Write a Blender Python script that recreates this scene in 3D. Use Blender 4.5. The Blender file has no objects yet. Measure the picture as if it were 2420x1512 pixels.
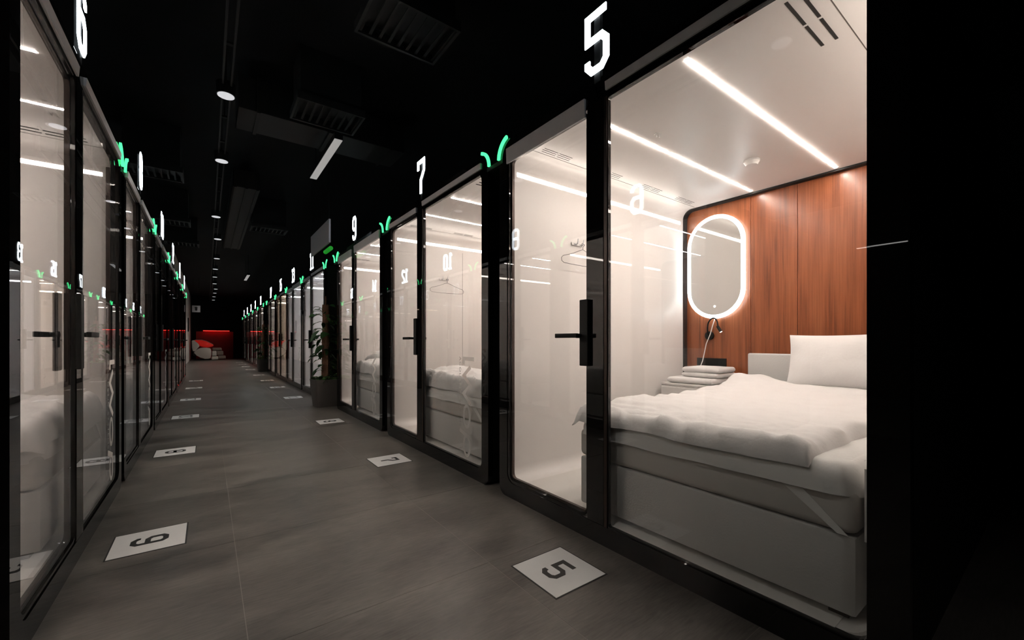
import bpy, bmesh, math, random
from mathutils import Vector, Matrix, noise
R = math.radians
scene = bpy.context.scene
C = scene.collection

# ---------------------------------------------------------------- camera
cam_d = bpy.data.cameras.new('camera')
cam = bpy.data.objects.new('camera', cam_d); C.objects.link(cam)
YAW = 36.293
cam.location = (0, 0, 1.05)
cam.rotation_euler = (R(90), 0, R(-YAW))
cam_d.sensor_width = 36.0; cam_d.sensor_fit = 'HORIZONTAL'
cam_d.lens = 980.0 / 2420.0 * 36.0
cam_d.shift_y = 51.0 / 2420.0
cam_d.clip_start = 0.02; cam_d.clip_end = 200
scene.camera = cam

# ---------------------------------------------------------------- world, exposure
w = bpy.data.worlds.new('World'); scene.world = w; w.use_nodes = True
bg = w.node_tree.nodes['Background']
bg.inputs[0].default_value = (0.5, 0.55, 0.7, 1); bg.inputs[1].default_value = 0.0
vs = scene.view_settings
vs.view_transform = 'Standard'; vs.look = 'None'; vs.gamma = 1.0; vs.exposure = 0.0
vs.use_curve_mapping = False
cy = scene.cycles
cy.use_denoising = True
cy.max_bounces = 7; cy.diffuse_bounces = 3; cy.glossy_bounces = 3
cy.use_adaptive_sampling = True; cy.adaptive_threshold = 0.14; cy.adaptive_min_samples = 16
cy.transparent_max_bounces = 24
cy.sample_clamp_indirect = 6.0
cy.caustics_reflective = False; cy.caustics_refractive = False

LED_WARM = 124.0      # pod light strips
SPOT_W = 26.0         # corridor downlights (watts each)

# ---------------------------------------------------------------- materials
def nodes(name):
    m = bpy.data.materials.new(name); m.use_nodes = True
    nt = m.node_tree
    return m, nt, nt.nodes['Principled BSDF']

def pbr(name, col, rough=0.5, metal=0.0, spec=0.5, noise_amt=0.0, noise_scale=20.0, bump=0.0, sheen=0.0, coat=0.0):
    m, nt, b = nodes(name)
    b.inputs['Base Color'].default_value = (*col, 1)
    b.inputs['Roughness'].default_value = rough
    b.inputs['Metallic'].default_value = metal
    b.inputs['Specular IOR Level'].default_value = spec
    if sheen: b.inputs['Sheen Weight'].default_value = sheen
    if coat: b.inputs['Coat Weight'].default_value = coat
    tc = nt.nodes.new('ShaderNodeTexCoord')
    n = nt.nodes.new('ShaderNodeTexNoise'); n.inputs['Scale'].default_value = noise_scale
    n.inputs['Detail'].default_value = 4
    nt.links.new(tc.outputs['Object'], n.inputs['Vector'])
    if noise_amt:
        mx = nt.nodes.new('ShaderNodeMix'); mx.data_type = 'RGBA'
        mx.inputs[6].default_value = (*[c * (1 - noise_amt) for c in col], 1)
        mx.inputs[7].default_value = (*[min(1, c * (1 + noise_amt)) for c in col], 1)
        nt.links.new(n.outputs['Fac'], mx.inputs[0]); nt.links.new(mx.outputs[2], b.inputs['Base Color'])
    if bump:
        bp = nt.nodes.new('ShaderNodeBump'); bp.inputs['Strength'].default_value = bump
        bp.inputs['Distance'].default_value = 0.01
        nt.links.new(n.outputs['Fac'], bp.inputs['Height']); nt.links.new(bp.outputs['Normal'], b.inputs['Normal'])
    return m

def emit(name, col, strength):
    m, nt, b = nodes(name)
    b.inputs['Base Color'].default_value = (*[min(1, c) * 0.6 for c in col], 1)
    b.inputs['Emission Color'].default_value = (*col, 1)
    b.inputs['Emission Strength'].default_value = strength
    return m

def glass_mat(name, tint=(0.97, 0.975, 0.97)):
    # clear glazing: transmission plus a mirror-like reflection that grows with the angle (Schlick)
    m = bpy.data.materials.new(name); m.use_nodes = True
    nt = m.node_tree; nt.nodes.clear()
    out = nt.nodes.new('ShaderNodeOutputMaterial')
    geo = nt.nodes.new('ShaderNodeNewGeometry')
    dot = nt.nodes.new('ShaderNodeVectorMath'); dot.operation = 'DOT_PRODUCT'
    nt.links.new(geo.outputs['Incoming'], dot.inputs[0]); nt.links.new(geo.outputs['Normal'], dot.inputs[1])
    ab = nt.nodes.new('ShaderNodeMath'); ab.operation = 'ABSOLUTE'; nt.links.new(dot.outputs['Value'], ab.inputs[0])
    om = nt.nodes.new('ShaderNodeMath'); om.operation = 'SUBTRACT'; om.inputs[0].default_value = 1.0; om.use_clamp = True
    nt.links.new(ab.outputs[0], om.inputs[1])
    pw = nt.nodes.new('ShaderNodeMath'); pw.operation = 'POWER'; pw.inputs[1].default_value = 5.0
    nt.links.new(om.outputs[0], pw.inputs[0])
    ma = nt.nodes.new('ShaderNodeMath'); ma.operation = 'MULTIPLY_ADD'
    ma.inputs[1].default_value = 0.958; ma.inputs[2].default_value = 0.042; ma.use_clamp = True
    nt.links.new(pw.outputs[0], ma.inputs[0])
    tr = nt.nodes.new('ShaderNodeBsdfTransparent'); tr.inputs[0].default_value = (*tint, 1)
    gl = nt.nodes.new('ShaderNodeBsdfGlossy'); gl.inputs['Roughness'].default_value = 0.0
    gl.inputs['Color'].default_value = (0.95, 0.96, 1.0, 1)
    mx = nt.nodes.new('ShaderNodeMixShader')
    nt.links.new(ma.outputs[0], mx.inputs[0]); nt.links.new(tr.outputs[0], mx.inputs[1]); nt.links.new(gl.outputs[0], mx.inputs[2])
    nt.links.new(mx.outputs[0], out.inputs[0])
    return m

def vinyl_mat(name, col, cover):
    # frosted film: lets part of the view through, scatters the light from both sides
    m = bpy.data.materials.new(name); m.use_nodes = True
    nt = m.node_tree; nt.nodes.clear()
    out = nt.nodes.new('ShaderNodeOutputMaterial')
    tr = nt.nodes.new('ShaderNodeBsdfTransparent'); tl = nt.nodes.new('ShaderNodeBsdfTranslucent'); df = nt.nodes.new('ShaderNodeBsdfDiffuse')
    n = nt.nodes.new('ShaderNodeTexNoise'); n.inputs['Scale'].default_value = 90
    mc = nt.nodes.new('ShaderNodeMix'); mc.data_type = 'RGBA'
    mc.inputs[6].default_value = (*[c*0.96 for c in col], 1); mc.inputs[7].default_value = (*col, 1)
    nt.links.new(n.outputs['Fac'], mc.inputs[0])
    nt.links.new(mc.outputs[2], tl.inputs[0]); nt.links.new(mc.outputs[2], df.inputs[0])
    a = nt.nodes.new('ShaderNodeMixShader'); a.inputs[0].default_value = 0.5
    nt.links.new(tl.outputs[0], a.inputs[1]); nt.links.new(df.outputs[0], a.inputs[2])
    b = nt.nodes.new('ShaderNodeMixShader'); b.inputs[0].default_value = cover
    nt.links.new(tr.outputs[0], b.inputs[1]); nt.links.new(a.outputs[0], b.inputs[2]); nt.links.new(b.outputs[0], out.inputs[0])
    return m

def wood_mat():
    m, nt, b = nodes('cherry_wood')
    tc = nt.nodes.new('ShaderNodeTexCoord')
    mp = nt.nodes.new('ShaderNodeMapping'); mp.inputs['Scale'].default_value = (9, 9, 0.55)
    n1 = nt.nodes.new('ShaderNodeTexNoise'); n1.inputs['Scale'].default_value = 1.6; n1.inputs['Detail'].default_value = 6
    n1.inputs['Distortion'].default_value = 0.6
    mp2 = nt.nodes.new('ShaderNodeMapping'); mp2.inputs['Scale'].default_value = (120, 120, 2.2)
    n2 = nt.nodes.new('ShaderNodeTexNoise'); n2.inputs['Scale'].default_value = 1.0; n2.inputs['Detail'].default_value = 5
    nt.links.new(tc.outputs['Object'], mp.inputs[0]); nt.links.new(mp.outputs[0], n1.inputs['Vector'])
    nt.links.new(tc.outputs['Object'], mp2.inputs[0]); nt.links.new(mp2.outputs[0], n2.inputs['Vector'])
    ad = nt.nodes.new('ShaderNodeMath'); ad.operation = 'MULTIPLY_ADD'; ad.inputs[1].default_value = 0.45
    nt.links.new(n2.outputs['Fac'], ad.inputs[0])
    h = nt.nodes.new('ShaderNodeMath'); h.operation = 'MULTIPLY'; h.inputs[1].default_value = 0.6
    nt.links.new(n1.outputs['Fac'], h.inputs[0]); nt.links.new(h.outputs[0], ad.inputs[2])
    cr = nt.nodes.new('ShaderNodeValToRGB')
    e = cr.color_ramp.elements
    e[0].position = 0.33; e[0].color = (0.105, 0.026, 0.010, 1)
    e[1].position = 0.70; e[1].color = (0.33, 0.105, 0.042, 1)
    x = cr.color_ramp.elements.new(0.5); x.color = (0.235, 0.066, 0.024, 1)
    nt.links.new(ad.outputs[0], cr.inputs[0]); nt.links.new(cr.outputs[0], b.inputs['Base Color'])
    b.inputs['Roughness'].default_value = 0.30
    bp = nt.nodes.new('ShaderNodeBump'); bp.inputs['Strength'].default_value = 0.12; bp.inputs['Distance'].default_value = 0.004
    nt.links.new(n2.outputs['Fac'], bp.inputs['Height']); nt.links.new(bp.outputs[0], b.inputs['Normal'])
    return m

def tile_mat():
    m, nt, b = nodes('concrete_tile')
    g = nt.nodes.new('ShaderNodeNewGeometry')
    oi = nt.nodes.new('ShaderNodeObjectInfo')
    mp = nt.nodes.new('ShaderNodeMapping'); mp.inputs['Scale'].default_value = (1.1, 2.6, 1)
    nt.links.new(g.outputs['Position'], mp.inputs[0])
    n1 = nt.nodes.new('ShaderNodeTexNoise'); n1.inputs['Scale'].default_value = 1.3; n1.inputs['Detail'].default_value = 7; n1.inputs['Roughness'].default_value = 0.62
    nt.links.new(mp.outputs[0], n1.inputs['Vector'])
    mp2 = nt.nodes.new('ShaderNodeMapping'); mp2.inputs['Scale'].default_value = (14, 110, 1)
    nt.links.new(g.outputs['Position'], mp2.inputs[0])
    n2 = nt.nodes.new('ShaderNodeTexNoise'); n2.inputs['Scale'].default_value = 1.0; n2.inputs['Detail'].default_value = 5
    nt.links.new(mp2.outputs[0], n2.inputs['Vector'])
    mx = nt.nodes.new('ShaderNodeMath'); mx.operation = 'MULTIPLY_ADD'; mx.inputs[1].default_value = 0.42
    nt.links.new(n2.outputs['Fac'], mx.inputs[0]); nt.links.new(n1.outputs['Fac'], mx.inputs[2])
    rnd = nt.nodes.new('ShaderNodeMath'); rnd.operation = 'MULTIPLY_ADD'; rnd.inputs[1].default_value = 0.07
    nt.links.new(oi.outputs['Random'], rnd.inputs[0]); nt.links.new(mx.outputs[0], rnd.inputs[2])
    cr = nt.nodes.new('ShaderNodeValToRGB'); e = cr.color_ramp.elements
    e[0].position = 0.50; e[0].color = (0.048, 0.042, 0.038, 1)
    e[1].position = 0.98; e[1].color = (0.190, 0.171, 0.153, 1)
    nt.links.new(rnd.outputs[0], cr.inputs[0]); nt.links.new(cr.outputs[0], b.inputs['Base Color'])
    rr_ = nt.nodes.new('ShaderNodeMapRange'); rr_.inputs[3].default_value = 0.24; rr_.inputs[4].default_value = 0.48
    nt.links.new(n1.outputs['Fac'], rr_.inputs[0]); nt.links.new(rr_.outputs[0], b.inputs['Roughness'])
    b.inputs['Specular IOR Level'].default_value = 0.5
    bp = nt.nodes.new('ShaderNodeBump'); bp.inputs['Strength'].default_value = 0.10; bp.inputs['Distance'].default_value = 0.004
    nt.links.new(n2.outputs['Fac'], bp.inputs['Height']); nt.links.new(bp.outputs[0], b.inputs['Normal'])
    return m

M = dict(
    gloss=pbr('black_gloss', (0.005, 0.0045, 0.0045), 0.012, spec=0.5, noise_amt=0.1),
    matte=pbr('black_matte', (0.006, 0.006, 0.006), 0.55, spec=0.3, noise_amt=0.2),
    black=pbr('dark_room', (0.010, 0.010, 0.011), 0.85, spec=0.15, noise_amt=0.3, noise_scale=3),
    bronze=pbr('dark_bronze', (0.05, 0.036, 0.030), 0.32, metal=0.6, noise_amt=0.1),
    alu=pbr('grey_profile', (0.78, 0.79, 0.81), 0.5, metal=0.0, spec=0.5, noise_amt=0.05),
    liner=pbr('warm_white_liner', (0.82, 0.79, 0.765), 0.32, spec=0.4, noise_amt=0.015, noise_scale=4),
    linergap=pbr('liner_joint', (0.10, 0.085, 0.075), 0.7),
    floorin=pbr('cream_floor', (0.74, 0.715, 0.68), 0.45, noise_amt=0.02, noise_scale=8),
    slot=pbr('vent_dark', (0.012, 0.010, 0.009), 0.8),
    fabric=pbr('white_cotton', (0.83, 0.81, 0.80), 0.85, spec=0.15, noise_amt=0.02, noise_scale=60, bump=0.15, sheen=0.15),
    sheet=pbr('sheet_cotton', (0.80, 0.79, 0.77), 0.85, spec=0.15, noise_amt=0.02, noise_scale=60, bump=0.1),
    mattress=pbr('mattress_cloth', (0.60, 0.575, 0.545), 0.85, spec=0.15, noise_amt=0.03, noise_scale=80, bump=0.1),
    base=pbr('bed_base_cloth', (0.60, 0.59, 0.575), 0.75, spec=0.2, noise_amt=0.03, noise_scale=120, bump=0.15),
    towel=pbr('terry_towel', (0.84, 0.82, 0.81), 0.95, spec=0.1, noise_amt=0.03, noise_scale=250, bump=0.6),
    lacquer=pbr('white_lacquer', (0.78, 0.76, 0.74), 0.35, noise_amt=0.01),
    wire=pbr('black_wire', (0.02, 0.018, 0.017), 0.4, metal=0.5),
    cable=pbr('white_cable', (0.85, 0.84, 0.82), 0.5),
    sticker=pbr('sticker_white', (0.78, 0.78, 0.77), 0.45, spec=0.35, noise_amt=0.03, noise_scale=30),
    ink=pbr('sticker_ink', (0.012, 0.012, 0.012), 0.5),
    vinyl=vinyl_mat('vinyl_lettering', (0.86, 0.85, 0.83), 0.62),
    vinylb=vinyl_mat('vinyl_small', (0.80, 0.79, 0.77), 0.55),
    grey_wall=pbr('grey_plaster', (0.55, 0.53, 0.52), 0.8, noise_amt=0.08, noise_scale=5, bump=0.1),
    grout=pbr('tile_grout', (0.30, 0.28, 0.25), 0.8, noise_amt=0.1),
    duct=pbr('duct_metal', (0.006, 0.006, 0.007), 0.65, metal=0.0, noise_amt=0.15, noise_scale=6),
    slat=pbr('slat_metal', (0.006, 0.006, 0.006), 0.7, metal=0.0, noise_amt=0.1),
    pot=pbr('pot_clay', (0.085, 0.075, 0.07), 0.7, noise_amt=0.12, noise_scale=12, bump=0.2),
    soil=pbr('soil', (0.03, 0.02, 0.015), 0.95, noise_amt=0.5, noise_scale=80, bump=0.8),
    coir=pbr('coir_pole', (0.20, 0.10, 0.06), 0.95, noise_amt=0.6, noise_scale=60, bump=1.0),
    stem=pbr('plant_stem', (0.06, 0.09, 0.03), 0.6, noise_amt=0.2),
    leaf=pbr('leaf_green', (0.045, 0.13, 0.035), 0.4, spec=0.5, noise_amt=0.3, noise_scale=25),
    leafl=pbr('leaf_light', (0.14, 0.26, 0.08), 0.45, noise_amt=0.3, noise_scale=25),
    board=pbr('sign_board', (0.42, 0.42, 0.44), 0.6, noise_amt=0.04),
    chairw=pbr('chair_shell', (0.62, 0.60, 0.56), 0.3, noise_amt=0.02, coat=0.3),
    chairg=pbr('chair_dark', (0.04, 0.03, 0.028), 0.5, noise_amt=0.1),
    chairp=pbr('chair_pad', (0.22, 0.17, 0.15), 0.5, noise_amt=0.2, noise_scale=30, bump=0.3),
    chairr=pbr('chair_red', (0.55, 0.05, 0.04), 0.4, noise_amt=0.2, noise_scale=12),
    wallglow=pbr('painted_red_glow', (0.30, 0.014, 0.018), 0.7, noise_amt=0.25, noise_scale=2),  # red spill below the light bar, put into the base colour
    mirror=pbr('mirror_silver', (0.80, 0.81, 0.80), 0.02, metal=1.0),
    wood=wood_mat(), tile=tile_mat(), glass=glass_mat('clear_glass'),
    led=emit('led_warm', (1.0, 0.885, 0.795), LED_WARM),
    ledc=emit('led_cool', (0.95, 0.97, 1.0), LED_WARM * 0.9),
    ledw=emit('led_amber', (1.0, 0.78, 0.58), LED_WARM * 0.9),
    ledoff=pbr('led_off', (0.55, 0.55, 0.53), 0.5),
    led_wall=emit('led_warm_wall', (1.0, 0.885, 0.795), LED_WARM * 0.15),
    ledc_wall=emit('led_cool_wall', (0.95, 0.97, 1.0), LED_WARM * 0.15),
    ledw_wall=emit('led_amber_wall', (1.0, 0.78, 0.58), LED_WARM * 0.15),
    num=emit('sign_white', (0.84, 0.94, 1.0), 7.0),
    numside=pbr('sign_return', (0.20, 0.24, 0.28), 0.4),
    green=emit('sign_green', (0.055, 0.80, 0.25), 2.2),
    ring=emit('mirror_ring', (0.88, 0.98, 1.0), 7.0),
    halo=emit('mirror_halo', (0.70, 0.93, 1.0), 20.0),
    down=emit('downlight_disc', (0.95, 0.96, 1.0), 0.62),
    linear=emit('linear_dim', (1.0, 0.98, 0.96), 0.26),
    linearb=emit('linear_bright', (1.0, 0.97, 0.95), 6.0),
    red=emit('red_led', (1.0, 0.022, 0.016), 5.0),
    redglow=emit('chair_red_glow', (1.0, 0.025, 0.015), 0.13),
    greenlamp=emit('green_lamp', (0.01, 0.35, 0.02), 0.5),
    bulb=emit('reading_bulb', (1.0, 0.92, 0.85), 2.0),
)

# ---------------------------------------------------------------- mesh helpers
def box(bm, x0, x1, y0, y1, z0, z1, bev=0.0, seg=2):
    vs_ = [bm.verts.new(p) for p in [(x0,y0,z0),(x1,y0,z0),(x1,y1,z0),(x0,y1,z0),(x0,y0,z1),(x1,y0,z1),(x1,y1,z1),(x0,y1,z1)]]
    fs = [bm.faces.new([vs_[i] for i in q]) for q in [(3,2,1,0),(4,5,6,7),(0,1,5,4),(1,2,6,5),(2,3,7,6),(3,0,4,7)]]
    if bev:
        es = list({e for f in fs for e in f.edges})
        bmesh.ops.bevel(bm, geom=es, offset=bev, segments=seg, profile=0.5, affect='EDGES')

def rr(u0, u1, z0, z1, r, n=6):
    pts = []
    for cx_, cz_, a0 in ((u1-r, z1-r, 0), (u0+r, z1-r, 90), (u0+r, z0+r, 180), (u1-r, z0+r, 270)):
        for k in range(n + 1):
            a = R(a0 + 90 * k / n); pts.append((cx_ + r*math.cos(a), cz_ + r*math.sin(a)))
    return pts

def ring(bm, po, pi_, w0, w1):
    """ring between outer and inner profile (u,z), extruded along x from w0 to w1"""
    n = len(po)
    v = [[bm.verts.new((w_, u, z)) for (u, z) in p] for w_ in (w0, w1) for p in (po, pi_)]
    o0, i0, o1, i1 = v
    for k in range(n):
        j = (k + 1) % n
        bm.faces.new((o0[k], o0[j], i0[j], i0[k]))
        bm.faces.new((o1[j], o1[k], i1[k], i1[j]))
        bm.faces.new((o0[j], o0[k], o1[k], o1[j]))
        bm.faces.new((i0[k], i0[j], i1[j], i1[k]))

def prism(bm, pts, fn0, fn1):
    a = [bm.verts.new(fn0(p)) for p in pts]; b = [bm.verts.new(fn1(p)) for p in pts]
    n = len(pts)
    bm.faces.new(a); bm.faces.new(b[::-1])
    for k in range(n):
        j = (k+1) % n; bm.faces.new((a[j], a[k], b[k], b[j]))

def tube(bm, pts, r, n=8, closed=False, radii=None):
    pts = [Vector(p) for p in pts]; m = len(pts); rings = []
    up = Vector((0, 0, 1))
    prev = None
    for i, p in enumerate(pts):
        if closed: t = pts[(i+1) % m] - pts[i-1]
        else: t = pts[min(i+1, m-1)] - pts[max(i-1, 0)]
        t.normalize()
        ref = prev if prev is not None else (up if abs(t.z) < 0.9 else Vector((1, 0, 0)))
        a = ref - t * ref.dot(t)
        if a.length < 1e-4: a = t.orthogonal()
        a.normalize(); b = t.cross(a); prev = a
        rad = radii[i] if radii else r
        rings.append([bm.verts.new(p + (a*math.cos(2*math.pi*k/n) + b*math.sin(2*math.pi*k/n)) * rad) for k in range(n)])
    for i in range(m if closed else m - 1):
        q0, q1 = rings[i], rings[(i+1) % m]
        for k in range(n):
            j = (k+1) % n; bm.faces.new((q0[k], q0[j], q1[j], q1[k]))
    if not closed:
        bm.faces.new(rings[0][::-1]); bm.faces.new(rings[-1])

def cyl(bm, c, r, h, n=24, axis='z', r2=None):
    r2 = r if r2 is None else r2
    def pt(a, rad, t):
        x, y = rad*math.cos(a), rad*math.sin(a)
        if axis == 'z': return (c[0]+x, c[1]+y, c[2]+t)
        if axis == 'x': return (c[0]+t, c[1]+x, c[2]+y)
        return (c[0]+x, c[1]+t, c[2]+y)
    a_ = [bm.verts.new(pt(2*math.pi*k/n, r, 0)) for k in range(n)]
    b_ = [bm.verts.new(pt(2*math.pi*k/n, r2, h)) for k in range(n)]
    bm.faces.new(a_[::-1]); bm.faces.new(b_)
    for k in range(n):
        j = (k+1) % n; bm.faces.new((a_[k], a_[j], b_[j], b_[k]))

def stroke2d(path, t, closed=False):
    """mitred outline quads of a polyline of width t: list of 4-point polygons"""
    n = len(path); P = [Vector((p[0], p[1])) for p in path]
    L, Rr = [], []
    for i in range(n):
        def nrm(a, b):
            d = (b - a).normalized(); return Vector((-d.y, d.x))
        if closed or 0 < i < n-1:
            n1 = nrm(P[i-1], P[i]); n2 = nrm(P[i], P[(i+1) % n])
            m_ = (n1 + n2).normalized(); k = 1 / max(0.35, m_.dot(n1)); off = m_ * (t/2*k)
        elif i == 0: off = nrm(P[0], P[1]) * (t/2)
        else: off = nrm(P[-2], P[-1]) * (t/2)
        L.append(P[i] + off); Rr.append(P[i] - off)
    return [(Rr[i], Rr[(i+1) % n], L[(i+1) % n], L[i]) for i in range(n if closed else n-1)]

def smooth(me, ang=40):
    for p in me.polygons: p.use_smooth = True
    try: me.set_sharp_from_angle(angle=R(ang))
    except Exception: pass

def mesh(name, bm, mat, sm=False, ang=40, mats=None):
    bmesh.ops.recalc_face_normals(bm, faces=bm.faces[:])
    me = bpy.data.meshes.new(name); bm.to_mesh(me); bm.free()
    for m in (mats or [mat]): me.materials.append(m)
    if sm: smooth(me, ang)
    return me

def obj(name, me, parent=None, loc=None):
    o = bpy.data.objects.new(name, me); C.objects.link(o)
    if parent: o.parent = parent
    if loc: o.location = loc
    return o

def tag(o, label, cat, group=None):
    o['label'] = label; o['category'] = cat
    if group: o['group'] = group
    return o

def thing(name, label, cat, loc=(0, 0, 0), rotz=0.0, group=None):
    o = bpy.data.objects.new(name, None); C.objects.link(o)
    o.empty_display_size = 0.2
    o.location = loc; o.rotation_euler = (0, 0, rotz)
    return tag(o, label, cat, group)

def struct(name, me, parent=None, loc=None):
    o = obj(name, me, parent, loc); 
    if not parent: o['kind'] = 'structure'
    return o

def B(*boxes, bev=0.0, seg=2):
    bm = bmesh.new()
    for b in boxes: box(bm, *b, bev=bev, seg=seg)
    return bm

# ---------------------------------------------------------------- the setting
FX, LX = 1.64, -0.50          # front planes of the right and left pod rows
floor = struct('floor', mesh('floor', B((-7, 7, -5, 31.6, -0.12, -0.0010)), M['grout']))
TP = 0.965
tile_me = mesh('tile', B((0.0014, TP-0.0014, 0.0009, TP-0.0009, -0.0008, 0.0)), M['tile'])
for i in range(-3, 6):
    for j in range(-6, 30):
        x0, y0 = 0.115 + i*TP, 2.62 + j*TP
        inside = (-0.86 - TP*0.5 < x0 < 1.7)
        if not inside and y0 > 2.0: continue
        obj('tile', tile_me, floor, (x0, y0, 0))
ceiling = struct('ceiling', mesh('ceiling', B((-7, 7, -5, 31.6, 3.75, 3.85)), M['black']))
struct('wall_far', mesh('wall_far', B((-7, 7, 31.3, 31.5, 0, 3.75)), M['black']))
struct('wall_back', mesh('wall_back', B((-7, 7, -5, -4.85, 0, 3.75)), M['black']))
struct('wall_right', mesh('wall_right', B((6.85, 7, -5, 31.6, 0, 3.75)), M['black']))
struct('wall_left', mesh('wall_left', B((-7, -6.85, -5, 31.6, 0, 3.75)), M['black']))
struct('wall_corridor_left', mesh('wall_corridor_left', B((-0.98, -0.80, 16.2, 31.3, 0, 3.75)), M['grey_wall']))
struct('baseboard_right', mesh('baseboard_right', B((6.80, 6.85, -5, 31.3, 0, 0.10)), M['duct']))

# panel on the far wall, the bar's red glow painted into its colour
rp = struct('wall_glow_panel', mesh('wall_glow_panel', B((-0.55, 1.30, 31.18, 31.30, 0.0, 1.66)), M['wallglow']))
o = thing('red_light_bar', 'long red light bar glowing on the wall at the far end of the corridor', 'light', (0.44, 31.0, 1.70))
obj('housing', mesh('red_housing', B((-0.72, 0.72, 0.0, 0.30, 0.012, 0.06)), M['matte']), o)
obj('tube', mesh('red_tube', B((-0.65, 0.65, 0.0, 0.035, -0.012, 0.012)), M['red']), o)

# ---------------------------------------------------------------- digits and lettering
DW, DH, DT = 0.165, 0.325, 0.037
def digit_paths(ch):
    a, b, h = 0.0, 1.0, 1.0
    c, k = 0.24, 0.12      # chamfer in x and y (unit box)
    if ch == '0': return [([(c,0),(1-c,0),(1,k),(1,1-k),(1-c,1),(c,1),(0,1-k),(0,k)], True)]
    if ch == '1': return [([(0.12,0.84),(0.30,1),(0.52,1),(0.52,0)], False), ([(0.12,0),(0.92,0)], False)]
    if ch == '2': return [([(0,0.78),(0,1-k),(c,1),(1-c,1),(1,1-k),(1,0.64),(0,0.24),(0,0),(1,0)], False)]
    if ch == '3': return [([(0,0.80),(0,1-k),(c,1),(1-c,1),(1,1-k),(1,0.64),(0.80,0.53),(1,0.42),(1,k),(1-c,0),(c,0),(0,k),(0,0.20)], False), ([(0.35,0.53),(0.85,0.53)], False)]
    if ch == '4': return [([(0.72,0),(0.72,1),(0,0.34),(0,0.24),(1,0.24)], False)]
    if ch == '5': return [([(1,1),(0,1),(0,0.56),(1-c,0.56),(1,0.56-k),(1,k),(1-c,0),(c,0),(0,k),(0,0.22)], False)]
    if ch == '6': return [([(1,0.80),(1,1-k),(1-c,1),(c,1),(0,1-k),(0,k),(c,0),(1-c,0),(1,k),(1,0.56-k),(1-c,0.56),(0.05,0.56)], False)]
    if ch == '7': return [([(0,0.76),(0,1),(1,1),(1,0.66),(0.45,0.40),(0.45,-0.05)], False)]
    if ch == '8': return [([(c,0),(1-c,0),(1,k),(1,0.53-k*0.7),(1-c*0.7,0.53),(c*0.7,0.53),(0,0.53-k*0.7),(0,k)], True),
                          ([(c*0.7,0.53),(1-c*0.7,0.53),(1,0.53+k*0.7),(1,1-k),(1-c,1),(c,1),(0,1-k),(0,0.53+k*0.7)], True)]
    if ch == '9': return [([(0,0.20),(0,k),(c,0),(1-c,0),(1,k),(1,1-k),(1-c,1),(c,1),(0,1-k),(0,0.44+k),(c,0.44),(0.95,0.44)], False)]

def digit_quads(ch, W, H, t):
    out = []
    for path, closed in digit_paths(ch):
        P = [(t/2 + x*(W-t), t/2 + y*(H-t)) for x, y in path]
        out += stroke2d(P, t, closed)
    return out

def quads_mesh(name, quads, place, depth, mat, mats=None):
    """quads in 2-D; place(x, y, d) -> 3-D. Front and back faces plus sides, one solid per quad"""
    bm = bmesh.new()
    for q in quads:
        f0 = [bm.verts.new(place(p.x, p.y, depth)) for p in q]
        b0 = [bm.verts.new(place(p.x, p.y, 0)) for p in q]
        bm.faces.new(f0); bm.faces.new(b0[::-1])
        for k in range(4):
            j = (k+1) % 4; bm.faces.new((f0[k], b0[k], b0[j], f0[j]))
    return mesh(name, bm, mat, mats=mats)

# seen from the corridor, on a right-hand pod "right" is -y (local -u); signs stand proud toward -x
DIG3D = {c: quads_mesh('digit_' + c, digit_quads(c, DW, DH, DT), lambda x, y, d: (-d, -x, y), 0.007, M['num']) for c in '0123456789'}
SDW, SDH, SDT = 0.100, 0.155, 0.024
DIGFL = {c: quads_mesh('digit_print_' + c, digit_quads(c, SDW, SDH, SDT), lambda x, y, d: (y, -x, d), 0.0008, M['ink']) for c in '0123456789'}
bm = B((-0.157, 0.157, -0.157, 0.157, 0.0, 0.0010)); STK_BORDER = mesh('sticker_border', bm, M['ink'])
bm = B((-0.150, 0.150, -0.150, 0.150, 0.0010, 0.0018)); STK_FACE = mesh('sticker_face', bm, M['sticker'])

def arc_leaf(sgn, lean, r, sweep, wid):
    bm = bmesh.new(); n = 10
    pts = []
    for k in range(n+1):
        a = R(sweep) * k / n
        # rises from the bottom and curls outward
        pts.append((sgn*(0.062 + r*(1-math.cos(a))*lean), r*math.sin(a)*1.02))
    qs = stroke2d(pts, wid)
    for q in qs:
        f0 = [bm.verts.new((-0.014, p.x, p.y)) for p in q]; b0 = [bm.verts.new((0, p.x, p.y)) for p in q]
        bm.faces.new(f0); bm.faces.new(b0[::-1])
        for k in range(4):
            j = (k+1) % 4; bm.faces.new((f0[k], b0[k], b0[j], f0[j]))
    return mesh('leaf_arc', bm, M['green'])
ARC_A = arc_leaf(1, 1.0, 0.125, 78, 0.021)
ARC_B = arc_leaf(-1, 1.0, 0.125, 78, 0.021)

# window lettering, rotated a quarter turn: reads top to bottom
def letter_strokes():
    T = 0.032
    el = lambda cx_, rx: [(cx_ + rx*math.cos(2*math.pi*k/24), 0.0575 + 0.046*math.sin(2*math.pi*k/24)) for k in range(24)]
    yield [([(0.016, 0.165), (0.016, 0.012), (0.062, 0.012)], 0.030, False)]
    yield [([(0.078, 0.115), (0.150, 0.010), (0.222, 0.110), (0.294, 0.010), (0.366, 0.115)], T, False)]
    yield [(el(0.470, 0.082), 0.026, True)]
    yield [(el(0.700, 0.078), 0.026, True), ([(0.588, -0.055), (0.634, 0.098)], 0.034, False)]
def LP(x, y, d): return (-d, -0.835 - y, 0.93 - x)
LETTERS = [quads_mesh('letter', [q for path, t, cl in st for q in stroke2d(path, t, cl)], LP, 0.0012, M['vinyl']) for st in letter_strokes()]

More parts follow.
